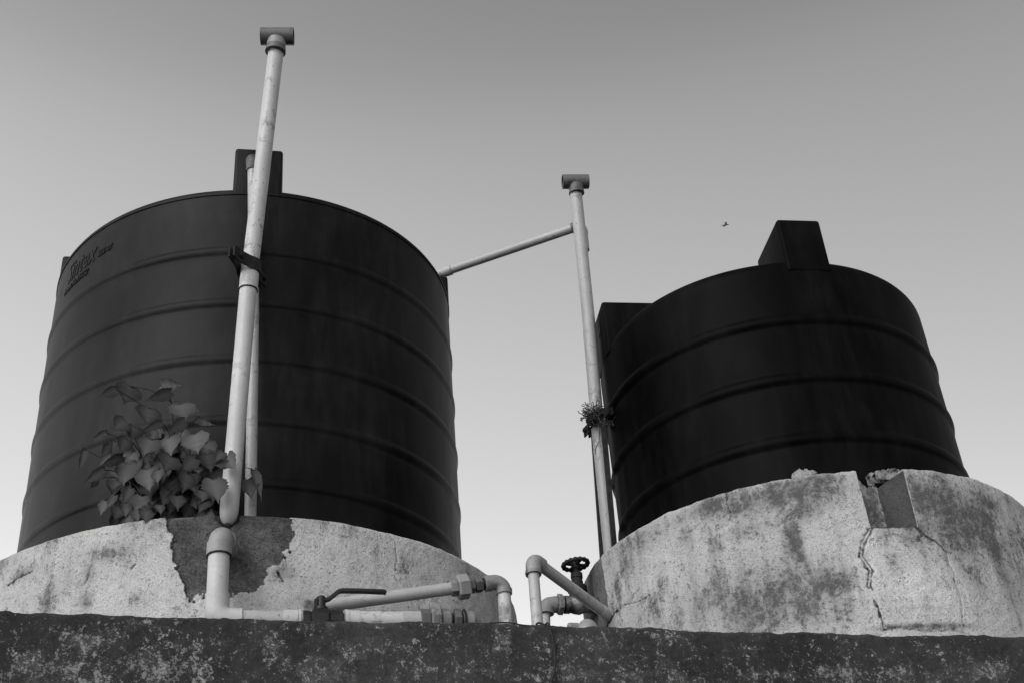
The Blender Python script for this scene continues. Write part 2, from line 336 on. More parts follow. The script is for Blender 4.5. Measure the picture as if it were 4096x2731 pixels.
# ------------------------------------------------------------------ the two plastered rings
def ring(c, R, thick, name, label, notch, paint, seed):
    o = thing(name, (c[0], c[1], ZW), label, 'retaining ring')
    a0, a1 = math.radians(-182), math.radians(2)         # front half in fine detail; angle 270 deg faces the viewer
    du = 0.0026/R; A = np.arange(a0, a1, du)
    prof_v = np.concatenate([-np.linspace(thick, 0.003, 24), np.arange(0.0, ZR-ZW+0.02, 0.0026)])
    aa, vv = np.meshgrid(A, prof_v, indexing='ij'); uu = aa*R
    ztop = ZR + 0.010*(fbm(uu*4+seed, uu*0+seed, 4)-0.5)
    ztop = ztop + 0.008*(fbm(uu*30+seed, uu*0+seed+5, 4, .65)-0.5)*(1 if notch else 0.4)
    zz = ztop - np.maximum(vv, 0); rr = np.where(vv < 0, R+vv, R)
    rnd = 0.006*np.exp(-np.abs(vv)/0.006); zz = zz - rnd; rr = rr - rnd*0.7
    rr = rr + 0.007*(fbm(uu*5+seed, zz*5, 5)-0.5) + 0.003*(fbm(uu*45, zz*45+seed, 4)-0.5)
    stain, patch, crack, dr = paint(uu, zz, rr, vv)
    rr = rr + dr
    if notch: rr, zz = notch(uu, zz, rr, vv)
    P = np.stack([c[0]+rr*np.cos(aa), c[1]+rr*np.sin(aa), zz], -1)
    grid_mesh('plaster_face', P, M['plaster'], {'stain': stain, 'patch': patch, 'crack': crack}, o)
    # back half and inside, coarse
    mb = MB(); N = 96
    def pt(a, r, zq): return (c[0]+r*math.cos(a), c[1]+r*math.sin(a), zq)
    ring_pts = []
    for i in range(N//2+1):
        a = math.radians(0 + 180*i/(N//2)); ring_pts.append([pt(a, R-0.002, ZW-0.03), pt(a, R-0.002, ZR-0.004), pt(a, R-thick, ZR-0.004), pt(a, R-thick, ZW-0.03)])
    mb.loft(ring_pts); mb.build('ring_back', M['plaster'], o)
    mb = MB()
    for i in range(N):
        aA = math.radians(-184 + 188*i/N); aB = math.radians(-184 + 188*(i+1)/N); am = (aA+aB)/2
        if notch and NOTCH_A[0] < am < NOTCH_A[1]: continue
        r = R-thick
        k = len(mb.v); mb.add([pt(aA, r, ZW-0.03), pt(aB, r, ZW-0.03), pt(aB, r, ZR-0.02), pt(aA, r, ZR-0.02)], [(0, 1, 2, 3)])
    mb.build('ring_inside', M['plaster'], o)
    return o
def uz(x, y, c, R):
    p = atC(x, y, c, R); a = math.atan2(p.y-c[1], p.x-c[0])
    if a > 0.1: a -= 2*math.pi
    return (a*R, p.z)
def blobs(uu, zz, lst, c, R):
    s = np.zeros_like(uu)
    for x, y, rx, ry, k in lst:
        a, b = uz(x, y, c, R); q = FPX/3.5
        wx = rx/q; wy = ry/q
        s = np.maximum(s, k*np.exp(-(((uu-a)/wx)**2 + ((zz-b)/wy)**2)))
    return s
def cracks(uu, zz, lst, c, R):
    cr = np.zeros_like(uu); ju = 0.016*(fbm(uu*45+3, zz*45, 5, 0.65)-0.5); jz = 0.016*(fbm(uu*45+11, zz*45+5, 5, 0.65)-0.5)
    for width, k, pts in lst:
        q = [uz(x, y, c, R) for x, y in pts]
        a = [p[0] for p in q]; b = [p[1] for p in q]
        m = (uu > min(a)-0.05) & (uu < max(a)+0.05) & (zz > min(b)-0.05) & (zz < max(b)+0.05)
        d, t = dseg(uu[m]+ju[m], zz[m]+jz[m], q); wd = width/FPX*3.4*(0.15+1.7*fbm(uu[m]*55, zz[m]*55, 3))
        cr[m] = np.maximum(cr[m], k*(1-sstep(wd*0.4, wd*1.0+0.0015, d)))
    return cr
def paint1(uu, zz, rr, vv):
    poly = [(630, 2040), (662, 2080), (680, 2115), (697, 2148), (676, 2178), (690, 2240), (700, 2270), (722, 2297), (728, 2332), (745, 2366), (760, 2396), (778, 2408), (800, 2400), (826, 2392), (850, 2400), (905, 2392),
            (930, 2378), (965, 2362), (1020, 2353), (1050, 2328), (1068, 2292), (1082, 2262), (1130, 2245), (1150, 2215), (1157, 2188), (1182, 2150), (1175, 2110), (1168, 2040)]
    pp = [uz(x, y, C1, RR1) for x, y in poly]; pp[0] = (pp[0][0], ZR+0.05); pp[-1] = (pp[-1][0], ZR+0.05)
    ju = 0.024*(fbm(uu*28+3, zz*28, 5, 0.6)-0.5); jz = 0.024*(fbm(uu*28+31, zz*28+5, 5, 0.6)-0.5); ju = ju + 0.016*(fbm(uu*110, zz*110, 3)-0.5); jz = jz + 0.016*(fbm(uu*110+9, zz*110, 3)-0.5)
    inside = inpoly(uu+ju, zz+jz, pp)
    lp = uz(792, 2390, C1, RR1); inside &= np.hypot(uu+ju-lp[0], zz+jz-lp[1]) > 0.011
    patch = inside.astype(float)
    d, _ = dseg(uu+ju, zz+jz, pp[:11]); edge_dark = np.where(inside, np.exp(-d/0.010), 0)
    st = blobs(uu, zz, [(430, 2215, 110, 50, .42), (95, 2290, 80, 30, .40), (360, 2290, 40, 70, .35), (340, 2400, 40, 40, .45), (190, 2400, 60, 50, .3), (0, 2260, 90, 60, .35), (540, 2390, 30, 30, .35), (200, 2150, 60, 40, .3),
                        (1270, 2080, 90, 40, .35), (1400, 2120, 60, 40, .25), (1260, 2420, 60, 25, .7), (1130, 2290, 60, 40, .4), (1600, 2250, 60, 50, .22), (1900, 2330, 60, 60, .3), (2040, 2440, 30, 80, .5), (560, 2190, 40, 60, .15), (1500, 2200, 40, 60, .2),
                        (620, 2100, 60, 25, .2), (270, 2330, 30, 90, .25), (830, 2200, 30, 60, .6)], C1, RR1)
    st = st + 0.10*np.exp(-np.maximum(vv, 0)/0.012) + 0.02
    cr = cracks(uu, zz, [(3, .55, [(1540, 2120), (1566, 2140), (1585, 2172), (1583, 2205), (1588, 2235), (1582, 2275)]), (4, .75, [(30, 2340), (55, 2320), (100, 2295), (128, 2282)]),
                         (5, .7, [(340, 2335), (355, 2300), (362, 2280)]), (5, .8, [(525, 2270), (540, 2255)]), (6, .8, [(1112, 2288), (1135, 2320)]), (3, .5, [(330, 2390), (345, 2365), (352, 2350)]), (10, .7, [(872, 2060), (884, 2090), (910, 2114), (938, 2092), (952, 2060)])], C1, RR1)
    hole = np.exp(-(np.hypot(uu-uz(915, 2105, C1, RR1)[0], (zz-uz(915, 2105, C1, RR1)[1])*0.8)/0.03)**2)
    cr = np.maximum(cr, 0.55*edge_dark)
    dr = -0.006*patch - 0.004*cr + 0.004*hole
    return st, patch*1.0, cr, dr
def paint2(uu, zz, rr, vv):
    st = blobs(uu, zz, [(3720, 2000, 120, 110, .72), (3850, 2080, 150, 120, .62), (4000, 2200, 120, 140, .50), (3950, 2010, 100, 60, .55), (3700, 2120, 60, 70, .5), (4040, 2300, 70, 140, .4), (3900, 2300, 60, 100, .3),
                        (3850, 2080, 280, 190, .60), (3130, 2380, 270, 150, .56), (3150, 1970, 320, 75, .56), (2850, 2380, 200, 110, .32), (2620, 2130, 240, 50, .25), (3280, 1920, 110, 40, .6), (3120, 1960, 130, 50, .5), (2850, 2020, 110, 45, .6), (2930, 2030, 60, 50, .6), (2700, 2080, 80, 40, .35), (3200, 2030, 100, 60, .45), (3180, 2180, 30, 130, .6), (3080, 2090, 50, 40, .3),
                        (3300, 2330, 110, 80, .62), (3180, 2310, 60, 60, .5), (3170, 2430, 120, 100, .55), (2960, 2430, 120, 60, .42), (3370, 2400, 60, 80, .35), (3000, 2290, 30, 20, .6), (2870, 2180, 30, 40, .4), (2740, 2140, 40, 60, .3),
                        (2960, 2120, 60, 40, .35), (3200, 2240, 20, 12, .8), (3600, 2250, 40, 60, .3), (3620, 2160, 60, 30, .28), (2500, 2250, 60, 80, .28), (2560, 2150, 90, 40, .33), (2470, 2350, 30, 90, .45), (2420, 2480, 60, 60, .8),
                        (2600, 2440, 60, 60, .25), (2640, 2350, 20, 120, .22), (3700, 2500, 180, 14, .8), (3100, 2520, 400, 16, .35), (3560, 2420, 14, 60, .2), (3450, 2200, 10, 40, .3)], C2, RR2)  # one thin band at the foot paints in the joint's shadow
    ab = 0.06*np.sin(uu*46+3*fbm(uu*5, zz*3, 3)) * sstep(uz(3650, 2200, C2, RR2)[0], uz(3850, 2200, C2, RR2)[0], uu)
    st = np.clip(st+ab+0.10, 0, 1) - 0.30*np.exp(-(((uu-uz(3660, 2400, C2, RR2)[0])/0.13)**2+((zz-uz(3660, 2400, C2, RR2)[1])/0.10)**2))
    # the old, darker render to the left of the long joint
    jl = [uz(x, y, C2, RR2) for x, y in [(2392, 2180), (2402, 2250), (2411, 2310), (2420, 2380), (2428, 2440), (2428, 2560)]]
    zs = np.array([p[1] for p in jl])[::-1]; us = np.array([p[0] for p in jl])[::-1]
    ul = np.interp(zz, zs, us); patch = 0.85*(1-sstep(-0.004, 0.006, uu-ul+0.008*(fbm(uu*30, zz*30, 3)-0.5)))
    edge_band = 0.6*np.exp(-((uu-ul-0.012)/0.018)**2)*sstep(0.45, 0.6, fbm(uu*20+5, zz*12, 4)) * (zz < ZR-0.12)
    patch = np.maximum(patch, edge_band)
    A = [(3484, 2112), (3466, 2145), (3448, 2172), (3444, 2222), (3463, 2250), (3483, 2278), (3480, 2312), (3474, 2342)]
    cr = cracks(uu, zz, [(15, .8, A), (4, .5, [(3474, 2340), (3492, 2358)]), (4, .85, [(3500, 2400), (3514, 2430), (3521, 2462), (3534, 2512)]),
                         (9, .65, [(3665, 2108), (3690, 2140), (3672, 2160)]), (7, .75, [(3672, 2112), (3705, 2145), (3742, 2160), (3768, 2186), (3786, 2216)]), (4.5, .5, [(3786, 2216), (3797, 2260), (3818, 2292), (3822, 2340), (3838, 2370), (3850, 2420), (3850, 2470), (3856, 2528)]),
                         (4, .8, [(2902, 1962), (2905, 2010), (2918, 2040), (2920, 2052)]), (5, .95, [(2392, 2180), (2402, 2250), (2411, 2310), (2420, 2380), (2428, 2440), (2428, 2520)]),
                         (8, .9, [(2418, 2510), (2450, 2458), (2470, 2438)]), (4, .6, [(2470, 2438), (2520, 2412), (2570, 2392), (2600, 2380)]), (3, .35, [(2480, 2310), (2540, 2288), (2598, 2256)]),
                         (9, .55, [(3530, 2514), (3600, 2506), (3700, 2520), (3790, 2514), (3862, 2530)])], C2, RR2)  # last line: foot joint with its shadow painted in
    q = [uz(x, y, C2, RR2) for x, y in A]; m = cr > 0.3
    d, _ = dseg(uu+0.003*(fbm(uu*60, zz*60, 3)-.5), zz, q); ridge = 1-sstep(0.0008, 0.0026, d); cr = cr*(1-0.75*ridge)
    dr = -0.002*cr - 0.004*patch
    # the top corner at the far left end is knocked off
    ue = uz(2397, 2179, C2, RR2)[0]
    drop = 0.05*sstep(0.0, 0.10, ue-uu)
    return st, patch, cr, dr - np.where(vv < 0.02, 0, 0)
_n0 = uz(3425, 1873, C2, RR2)[0]/RR2; _n1 = uz(3480, 2108, C2, RR2)[0]/RR2; _n2 = uz(3618, 1878, C2, RR2)[0]/RR2; _n3 = uz(3672, 2109, C2, RR2)[0]/RR2
NOTCH_A = ((_n0+_n1)/2, (_n2+_n3)/2); NZ = 1.359
def notch2(uu, zz, rr, vv):
    # cut the rim down to NZ between the two angles (rows inside the notch are lowered onto its floor)
    a = uu/RR2; inn = (a > NOTCH_A[0]) & (a < NOTCH_A[1])
    zz = np.where(inn & (zz > NZ), NZ + 0.003*(fbm(uu*30, rr*30, 3)-0.5), zz)
    return rr, zz
r1 = ring(C1, RR1, 0.10, 'plastered_ring', 'pale plastered curved wall with a big dark bare patch, around the left tank', None, paint1, 3.0)
r2 = ring(C2, RR2, 0.10, 'plastered_ring', 'stained cracked curved wall with a square notch, around the right tank', notch2, paint2, 8.0)
# cheeks and floor of the notch, broken infill behind it
def cpt(a, r, zq, c=C2): return np.array((c[0]+r*math.cos(a), c[1]+r*math.sin(a), zq))
for a, sgn in ((NOTCH_A[1], 1), (NOTCH_A[0], -1)):
    rr_, zz_ = np.meshgrid(np.linspace(RR2-0.115, RR2-0.003, 40), np.linspace(NZ-0.05, ZR-0.006, 60), indexing='ij')
    aa_ = a - (0.045 if sgn > 0 else -0.02)*(RR2-rr_)/0.115 + 0.004*(fbm(rr_*30, zz_*30+sgn, 3)-0.5)
    tilt = 0.0
    P = np.stack([C2[0]+rr_*np.cos(aa_), C2[1]+rr_*np.sin(aa_), zz_], -1)
    if sgn < 0: P = P[::-1]
    grid_mesh('notch_cheek', P, M['plaster'], {'stain': 0.55+0.8*(fbm(rr_*22, zz_*9, 4)-0.5), 'patch': np.clip(0.92+0.8*(fbm(rr_*30+4, zz_*10, 4)-0.5), 0, 1), 'crack': 0.38+0*zz_}, r2)  # crack mask is even here, it darkens the whole cheek
def jag(base, amp, x, s): return base + amp*(fbm(x*40+s, x*0+s, 5, 0.6)-0.5)
def broken_piece(name, a0, a1, rad, tops, zb, seed, stain, parent=None):
    """slab of old plaster on the curve, with a broken top edge and real thickness"""
    n = 70; A_ = np.linspace(a0, a1, n); mb = MB(); rows = []
    for i, a in enumerate(A_):
        t = i/(n-1); zt = float(np.interp(t, [q[0] for q in tops], [q[1] for q in tops])) + 0.014*float(fbm(np.array([t*16+seed]), np.array([seed]), 4, .65)[0]-0.5)
        rows.append((a, zt))
    m = 26; P = np.zeros((n, m, 3)); Q = np.zeros((n, m, 3))
    for i, (a, zt) in enumerate(rows):
        for j in range(m):
            zq = zb + (zt-zb)*j/(m-1); r = rad + 0.004*float(fbm(np.array([a*20]), np.array([zq*20]), 3)[0]) - (0.004 if j == m-1 else 0)
            P[i, j] = cpt(a, r, zq); Q[i, j] = cpt(a, r-0.022, zq)
    full = np.concatenate([P, Q[:, ::-1]], 1)
    z_ = full[..., 2]; aa_ = np.broadcast_to(A_[:, None], z_.shape)
    return grid_mesh(name, full, M['plaster'], {'stain': stain + 0.5*(fbm(aa_*14+seed, z_*12, 4)-0.5), 'patch': 0*z_, 'crack': sstep(.63, .7, fbm(aa_*10+seed, z_*12+2, 3))*0.6}, parent)
aL, aR = NOTCH_A[0], NOTCH_A[1]
def ang(x, y, R): p = atC(x, y, C2, R); return math.atan2(p.y-C2[1], p.x-C2[0])
RB = 0.575
bp = broken_piece('broken_plaster', ang(3425, 1960, RB), ang(3536, 1990, RB), RB, [(0, atC(3450, 1898, C2, RB).z), (.12, atC(3450, 1900, C2, RB).z), (.32, atC(3470, 1935, C2, RB).z), (.45, atC(3480, 1950, C2, RB).z), (.7, atC(3500, 1942, C2, RB).z), (1, atC(3512, 1950, C2, RB).z)], 1.36, 2.0, 0.42)
tag(bp, 'jagged broken slab of old plaster standing inside the square notch', 'plaster')
bp = broken_piece('broken_plaster', ang(3478, 1910, RB), ang(3508, 1910, RB), RB, [(0, atC(3480, 1895, C2, RB).z), (.5, atC(3490, 1888, C2, RB).z), (1, atC(3500, 1898, C2, RB).z)], atC(3490, 1928, C2, RB).z, 5.0, 0.35)
tag(bp, 'small loose lump of plaster above the broken slab in the notch', 'plaster')
# ragged lips of old plaster left on the inner edge of the rim
def lip_piece(x0, x1, ys, label, seed, zb=ZR-0.03, R_=RR2-0.045):
    n = len(ys); zs = [(i/(n-1), atC(x0+(x1-x0)*i/(n-1), y, C2, R_).z) for i, y in enumerate(ys)]
    o = broken_piece('broken_plaster', ang(x0, ys[0], R_), ang(x1, ys[-1], R_), R_, zs, zb, seed, 0.5); return tag(o, label, 'plaster')
lip_piece(3165, 3268, [1900, 1888, 1880, 1872, 1876, 1871, 1877, 1875, 1888], 'ragged pale plaster lip on the rim left of the square notch', 12.0)
lip_piece(3498, 3606, [1894, 1880, 1884, 1876, 1881, 1872, 1874, 1866, 1878, 1880], 'ragged pale plaster lip on the rim above the notch cheek', 15.0, atC(3540, 1916, C2, RR2-0.075).z, RR2-0.075)

# ------------------------------------------------------------------ tanks
def tank(c, R, ribs, zr_top, name, label, mat, shoulder, bosses, lip, rib_h=0.035, rib_p=0.0050):
    t = thing(name, (c[0], c[1], ZW), label, 'water tank')
    prof = [(R-0.004, ZW-0.02)]; zc = ZW-0.02; ztop = zr_top-shoulder
    zs = list(np.arange(ZW, ztop, 0.006)) + [ztop]
    for zq in zs:
        r = R
        for zb in ribs:                                    # zb: lower edge of the rib
            u = (zq-zb)/rib_h
            if 0 < u < 1: r += rib_p*math.sin(math.pi*min(1, max(0, u)))**0.7
            r -= 0.0025*math.exp(-((zq-zb)/0.010)**2)
        prof.append((r, zq))
    for i in range(1, 9): a = math.pi/2*i/8; prof.append((R - shoulder*(1-math.cos(a)), ztop + shoulder*math.sin(a)))
    rs = prof[-1][0]; dome = [(rs*k, zr_top + 0.11*(1-k*k)) for k in (0.97, 0.9, 0.8, 0.7, 0.6, 0.5, 0.42)]
    prof += dome
    zt = dome[-1][1]; prof += [(0.40*rs, zt+0.005), (0.40*rs, zt+0.06)]
    if lip: 
        k = next(i for i, (r, zq) in enumerate(prof) if zq > ztop-0.001)
        prof[k:k] = [(R+0.001, ztop-0.010), (R+0.003, ztop-0.009), (R+0.003, ztop-0.001), (R+0.001, ztop)]
        prof.sort(key=lambda q: q[1]) if False else None
    N = 160; rings = []
    for r, zq in prof:
        rings.append([Vector((c[0]+r*(1+0.0015*math.sin(3*a_+zq*4))*math.cos(a_), c[1]+r*(1+0.0015*math.sin(3*a_+zq*4))*math.sin(a_), zq)) for a_ in [2*math.pi*k/N for k in range(N)]])
    mb = MB(); mb.loft(rings); mb.build('shell', mat, t, 50)
    mb = MB(); mb.turned((c[0], c[1], zt+0.061), (c[0], c[1], zt+1), [(0, 0.43*rs), (0.03, 0.43*rs), (0.045, 0.40*rs), (0.055, 0.2*rs), (0.056, 0.02)], 48); mb.build('lid', mat, t)
    for az, w_, ht, dp in bosses:
        d = Vector((math.cos(az), math.sin(az), 0)); q = Vector((-d.y, d.x, 0)); cc = Vector((c[0], c[1], 0)) + d*(R-dp/2+0.001); z0 = zr_top-shoulder-0.012
        mb = MB(); mb.box(cc + Vector((0, 0, (z0+ht)/2)), d*dp/2, q*w_/2, (0, 0, (ht-z0)/2), 0.010); mb.build('inlet_box', mat, t, 40)
    return t
az1 = math.atan2(-0.63, 0.130); az2 = math.atan2(-0.53, 0.092)
T1 = tank(C1, RT1, [2.500, 2.3025, 2.101, 1.891, 1.690, 1.49, 1.29], 2.7765, 'water_tank', 'larger black ribbed plastic water tank on the left, behind the two white pipes', M['tank'], 0.022,
          [(az1, 0.155, 2.945, 0.20), (az1-math.pi/2, 0.155, 2.945, 0.20), (az1+math.pi/2, 0.13, 2.93, 0.16)], True)
T2 = tank(C2, RT2, [2.088, 1.888, 1.690, 1.49, 1.29], 2.340, 'water_tank', 'smaller and darker black ribbed water tank on the right, behind the notched ring', M['tank2'], 0.045,
          [(az2, 0.140, 2.485, 0.22), (az2-math.pi/2, 0.17, 2.487, 0.22)], False, 0.038, 0.0075)
# black disc for the shade inside the hole in the right tank's side box
dl = Vector((math.cos(az2-math.pi/2), math.sin(az2-math.pi/2), 0)); hc = Vector((C2[0], C2[1], 0))+dl*(RT2+0.0025)+Vector((0, 0, 2.42))
MB().turned(hc-dl*0.004, hc+dl, [(0, 0.020), (0.004, 0.020)], 24).build('pipe_hole_shade', M['rubber'], T2)
# embossed lettering on the left tank, wrapped round the shell
def emboss(txt, x0, y0, size, dz=0.0, shear=0.3, extr=0.0013, start=None, xs=0.62):
    cu = bpy.data.curves.new('lettering', 'FONT'); cu.body = txt; cu.size = size; cu.shear = shear; cu.extrude = extr; cu.bevel_depth = 0.0006; cu.resolution_u = 3
    cu.space_character = 1.02
    ob = bpy.data.objects.new('lettering', cu); sc.collection.objects.link(ob); bpy.context.view_layer.update()
    dg = bpy.context.evaluated_depsgraph_get(); me = bpy.data.meshes.new_from_object(ob.evaluated_get(dg)); bpy.data.objects.remove(ob)
    p = atC(x0, y0, C1, RT1); a0 = math.atan2(p.y-C1[1], p.x-C1[0])
    if start is not None: a0, pz = start
    else: pz = p.z
    end = 0
    for v in me.vertices:
        v.co.x *= xs; a = a0 + v.co.x/RT1; r = RT1 + 0.0005 + v.co.z*0.5; end = max(end, v.co.x); z_ = pz + v.co.y + dz
        v.co = (C1[0]+r*math.cos(a), C1[1]+r*math.sin(a), z_)
    me.update(); o = link('lettering', me, M['tank'], T1, 30); return a0, pz, end
a0, pz, en = emboss('Sintex', 266, 1146, 0.115)
emboss('200-01', 0, 0, 0.036, dz=0.0, start=(a0+(en+0.01)/RT1, pz+0.005), extr=0.003)
emboss('Patent No.154162', 0, 0, 0.034, dz=-0.038, start=(a0-0.01, pz), extr=0.003)

# ------------------------------------------------------------------ pipe helpers
def hexnut(p0, p1, r, name, mat, parent, phase=0.2):
    L = (Vector(p1)-Vector(p0)).length; mb = MB(); mb.turned(p0, p1, [(0, r*0.88), (L*0.12, r), (L*0.88, r), (L, r*0.88)], 6, phase); return mb.build(name, mat, parent, 25)
def sleeve(p0, p1, r, name, mat, parent, rim=0.0015, seg=32):
    L = (Vector(p1)-Vector(p0)).length; mb = MB(); mb.turned(p0, p1, [(0, r-rim), (0.001, r), (L-0.001, r), (L, r-rim)], seg); return mb.build(name, mat, parent, 40)
def open_tee(center, axis, half, r, name, mat, parent, branch, blen, rb):
    """hollow cross tube with an open bore, and a socket for the pipe"""
    axis = Vector(axis).normalized(); c = Vector(center); mb = MB()
    n = 36; up = Vector((0, 0, 1)); N = (up-axis*up.dot(axis)).normalized(); B = axis.cross(N)
    def rg(d, rad): return [c+axis*d+(N*math.cos(2*math.pi*k/n)+B*math.sin(2*math.pi*k/n))*rad for k in range(n)]
    mb.loft([rg(-half, r), rg(half, r), rg(half, r*0.86), rg(-half, r*0.86)], closed=True)
    o = mb.build(name, mat, parent, 40)
    b = Vector(branch).normalized(); mb = MB(); mb.turned(c+b*r*0.55, c+b, [(0, rb*1.0), (blen*0.5, rb*1.02), (blen*0.75, rb*1.10), (blen, rb*1.12), (blen, rb*0.98)], 32)
    mb.build('socket', mat, o, 40); return o

# ---- tall vent pipe in front of the left tank
pb = atY(912, 2094, 2.985); pk = atY(999, 1088, 2.955); pt = atY(1106, 190, 2.86)
t = thing('vent_pipe', pb, 'tall white leaning vent pipe with tee top, in front of the left tank', 'pipe')
RP = 0.0245
d1 = (pk-pb).normalized(); d2 = (pt-pk).normalized()
MB().turned(pb, pk, [(0, 0.009), (0.006, 0.016), (0.016, 0.021), (0.030, RP*0.97), (0.045, RP), ((pk-pb).length, RP)], 40).build('lower_pipe', M['pipe_clean'], t)
MB().tube([pk, pk.lerp(pt, .4), pk.lerp(pt, .7), pt], RP*0.99, 40).build('upper_pipe', M['pipe'], t)
sleeve(pk-d1*0.062+Vector((0, 0, 0)), pk+d2*0.035, RP+0.0022, 'coupling', M['pipe_clean'], t)
MB().turned(pk-d1*0.0655, pk, [(0, RP+0.0005), (0.0, RP+0.0030), (0.0035, RP+0.0030), (0.0035, RP+0.0005)], 40).build('coupling_ring', M['rubber'], t)
tc = atY(1109, 147, 2.85)
open_tee(tc, (1, 0.10, -0.01), 0.052, 0.0285, 'tee', M['tee'], t, -d2, 0.048, RP+0.0045)
MB().turned(tc-d2*0.058, pt-d2, [(0, RP), (0, RP+0.006), (0.004, RP+0.006), (0.004, RP)][::1], 40).build('tee_ring', M['rubber'], t)
sleeve(tc-d2*0.06, tc-d2*0.018, RP+0.0055, 'tee_socket', M['fit_mid'], t)

# ---- thin air pipe between ring and left tank, elbow into the front box
q0 = atY(1001, 2100, 3.075); q1 = atY(1015, 1250, 3.105); q2 = atY(1010, 680, 3.125); q3 = atY(1004, 640, 3.125)
t = thing('air_pipe', q0, 'thin white pipe close behind the tall vent pipe, reaching the box atop the tank', 'pipe')
MB().tube([q0, (q0+q1)/2, q1, (q1+q2)/2, q2], 0.0158, 28).build('pipe', M['pipe_grey'], t)
bend = arc(q3+Vector((0, 0, 0.012)), (q3-q2).normalized(), (0.1, 1, 0), 0.026, 8)
MB().tube([q2-Vector((0, 0, .005))] + bend + [bend[-1]+Vector((0.004, 0.04, 0))], 0.0195, 28).build('elbow', M['fit_dark'], t)

# ---- pipe clamp on the tall vent pipe
def clamp(center, axis, r, front, name, label, ear=0.075, h=0.030, back=None):
    """two strap halves that bow round the pipe; ears meet at `front` side, bolted"""
    axis = Vector(axis).normalized(); f = Vector(front); f = (f-axis*f.dot(axis)).normalized(); s = axis.cross(f); c = Vector(center)
    t = thing(name, center, label, 'clamp')
    for sg in (-1, 1):
        pl = [(r+ear, 0.006), (r+ear*0.6, 0.007), (r+ear*0.38, 0.011), (r+ear*0.12, r*0.62), (r*0.72, r*0.93), (0, r*1.12), (-r*0.72, r*0.93), (-r*1.08, r*0.55), (-r-ear*0.25, 0.008), (-r-ear*0.75, 0.006)]
        # smooth the outline
        P = []
        for i in range(len(pl)-1):
            for k in range(4):
                a = pl[max(i-1, 0)]; b = pl[i]; d = pl[i+1]; e = pl[min(i+2, len(pl)-1)]; u = k/4
                P.append(tuple(0.5*((2*b[j])+(-a[j]+d[j])*u+(2*a[j]-5*b[j]+4*d[j]-e[j])*u*u+(-a[j]+3*b[j]-3*d[j]+e[j])*u**3) for j in (0, 1)))
        P.append(pl[-1]); th = 0.0042; rings = []
        for i, (a, b) in enumerate(P):
            a2, b2 = P[min(i+1, len(P)-1)]; a1, b1 = P[max(i-1, 0)]; n = Vector((-(b2-b1), (a2-a1))).normalized(); 
            hh = h*(0.5 if i < 6 or i > len(P)-5 else 0.5)
            if i < 3: hh *= 0.75+0.08*i
            w0 = c+f*a+s*sg*b; w1 = c+f*(a+n.x*th*(1))+s*sg*(b+abs(n.y)*th*(1))
            rings.append([w0-axis*hh, w1-axis*hh, w1+axis*hh, w0+axis*hh])
        MB().loft(rings).build('strap', M['iron'], t, 35)
    for dist in (r+ear*0.55, -r-ear*0.5):
        bc = c+f*dist; b = MB(); b.turned(bc-s*0.020, bc+s, [(0, 0.0035), (0.040, 0.0035)], 12); b.turned(bc-s*0.020, bc+s, [(0, 0.008), (0.007, 0.008)], 6); b.turned(bc+s*0.011, bc+s*2, [(0, 0.008), (0.008, 0.008)], 6)
        b.build('bolt', M['iron'], t, 25)
    return t
cc = atY(998, 1075, 2.957)
clamp(cc, d1, RP+0.003, (-0.35, -1, 0.0), 'pipe_clamp', 'rusty two-ear strap clamp on the tall vent pipe before the left tank', ear=0.068, h=0.042)

# ---- outlet pipe along the wall with elbow, ball valve and fittings (lower left)
OB = 0.36; RB_ = 0.0262; K = 1.12
t = thing('outlet_pipe', atW(870, 2440, OB), 'white pipe along the wall top with a black ball valve, rising beside the dark patch', 'pipe')
e_top = atW(883, 2142, OB+0.005); v0 = atW(876, 2222, OB+0.004); v1 = atW(869, 2375, OB); cor = atW(867, 2478, OB)
hdir = Vector((WT[0], WT[1], 0))
up = (v0-v1).normalized()
MB().tube([v1-up*0.02, v0+up*0.02], RB_, 40).build('riser_pipe', M['pipe_clean'], t)
bk = Vector((-0.08, 1, -0.02)).normalized()
bend = arc(e_top+up*0.004, up, bk, 0.034, 12)
MB().tube([v0+up*0.02]+bend+[bend[-1]+bk*0.12], RB_+0.0035, 40).build('top_elbow', M['fit_mid'], t)
sleeve(v0, v0+up*0.034, RB_+0.0052, 'elbow_socket', M['fit_mid'], t)
MB().turned(v0-up*0.002, v0+up, [(0, RB_), (0, RB_+0.0045), (0.004, RB_+0.0045)], 40).build('socket_shadow_ring', M['rubber'], t)  # rubber-black ring stands in for the shadow under the socket
sleeve(bend[-1]+bk*0.0, bend[-1]+bk*0.03, RB_+0.006, 'elbow_socket', M['fit_mid'], t)
bend = arc(cor, -up, hdir, 0.030, 12); hx = lambda x, y=None: atW(x, 2478+(x-870)*0.0105 if y is None else y, OB)
MB().tube([v1]+bend+[hx(966)], RB_+0.0028, 40).build('bottom_elbow', M['pipe_clean'], t)
MB().tube([hx(950), hx(1215)], RB_-0.002, 36).build('wall_pipe', M['pipe_grey'], t)
sleeve(hx(1131), hx(1190), RB_+0.0002, 'coupling', M['pipe'], t); sleeve(hx(1191), hx(1203), RB_+0.0015, 'collar', M['pipe'], t)
vb = MB(); L = (hx(1370)-hx(1208)).length
vb.turned(hx(1208), hx(1370), [(0, 0.024), (0.001, 0.0262), (0.018, 0.0262), (0.020, 0.0235), (L*.22, 0.0245), (L*.27, 0.0315), (L*.62, 0.0315), (L*.68, 0.0262), (L-0.001, 0.0262), (L, 0.022)], 10)
valve = vb.build('ball_valve', M['black'], t, 25)
sp = hx(1284); su = Vector((0, 0, 1))
MB().turned(sp+su*0.027, sp+su*2, [(0, 0.018), (0.008, 0.016), (0.008, 0.011), (0.034, 0.011)], 20).build('stem', M['black'], valve)
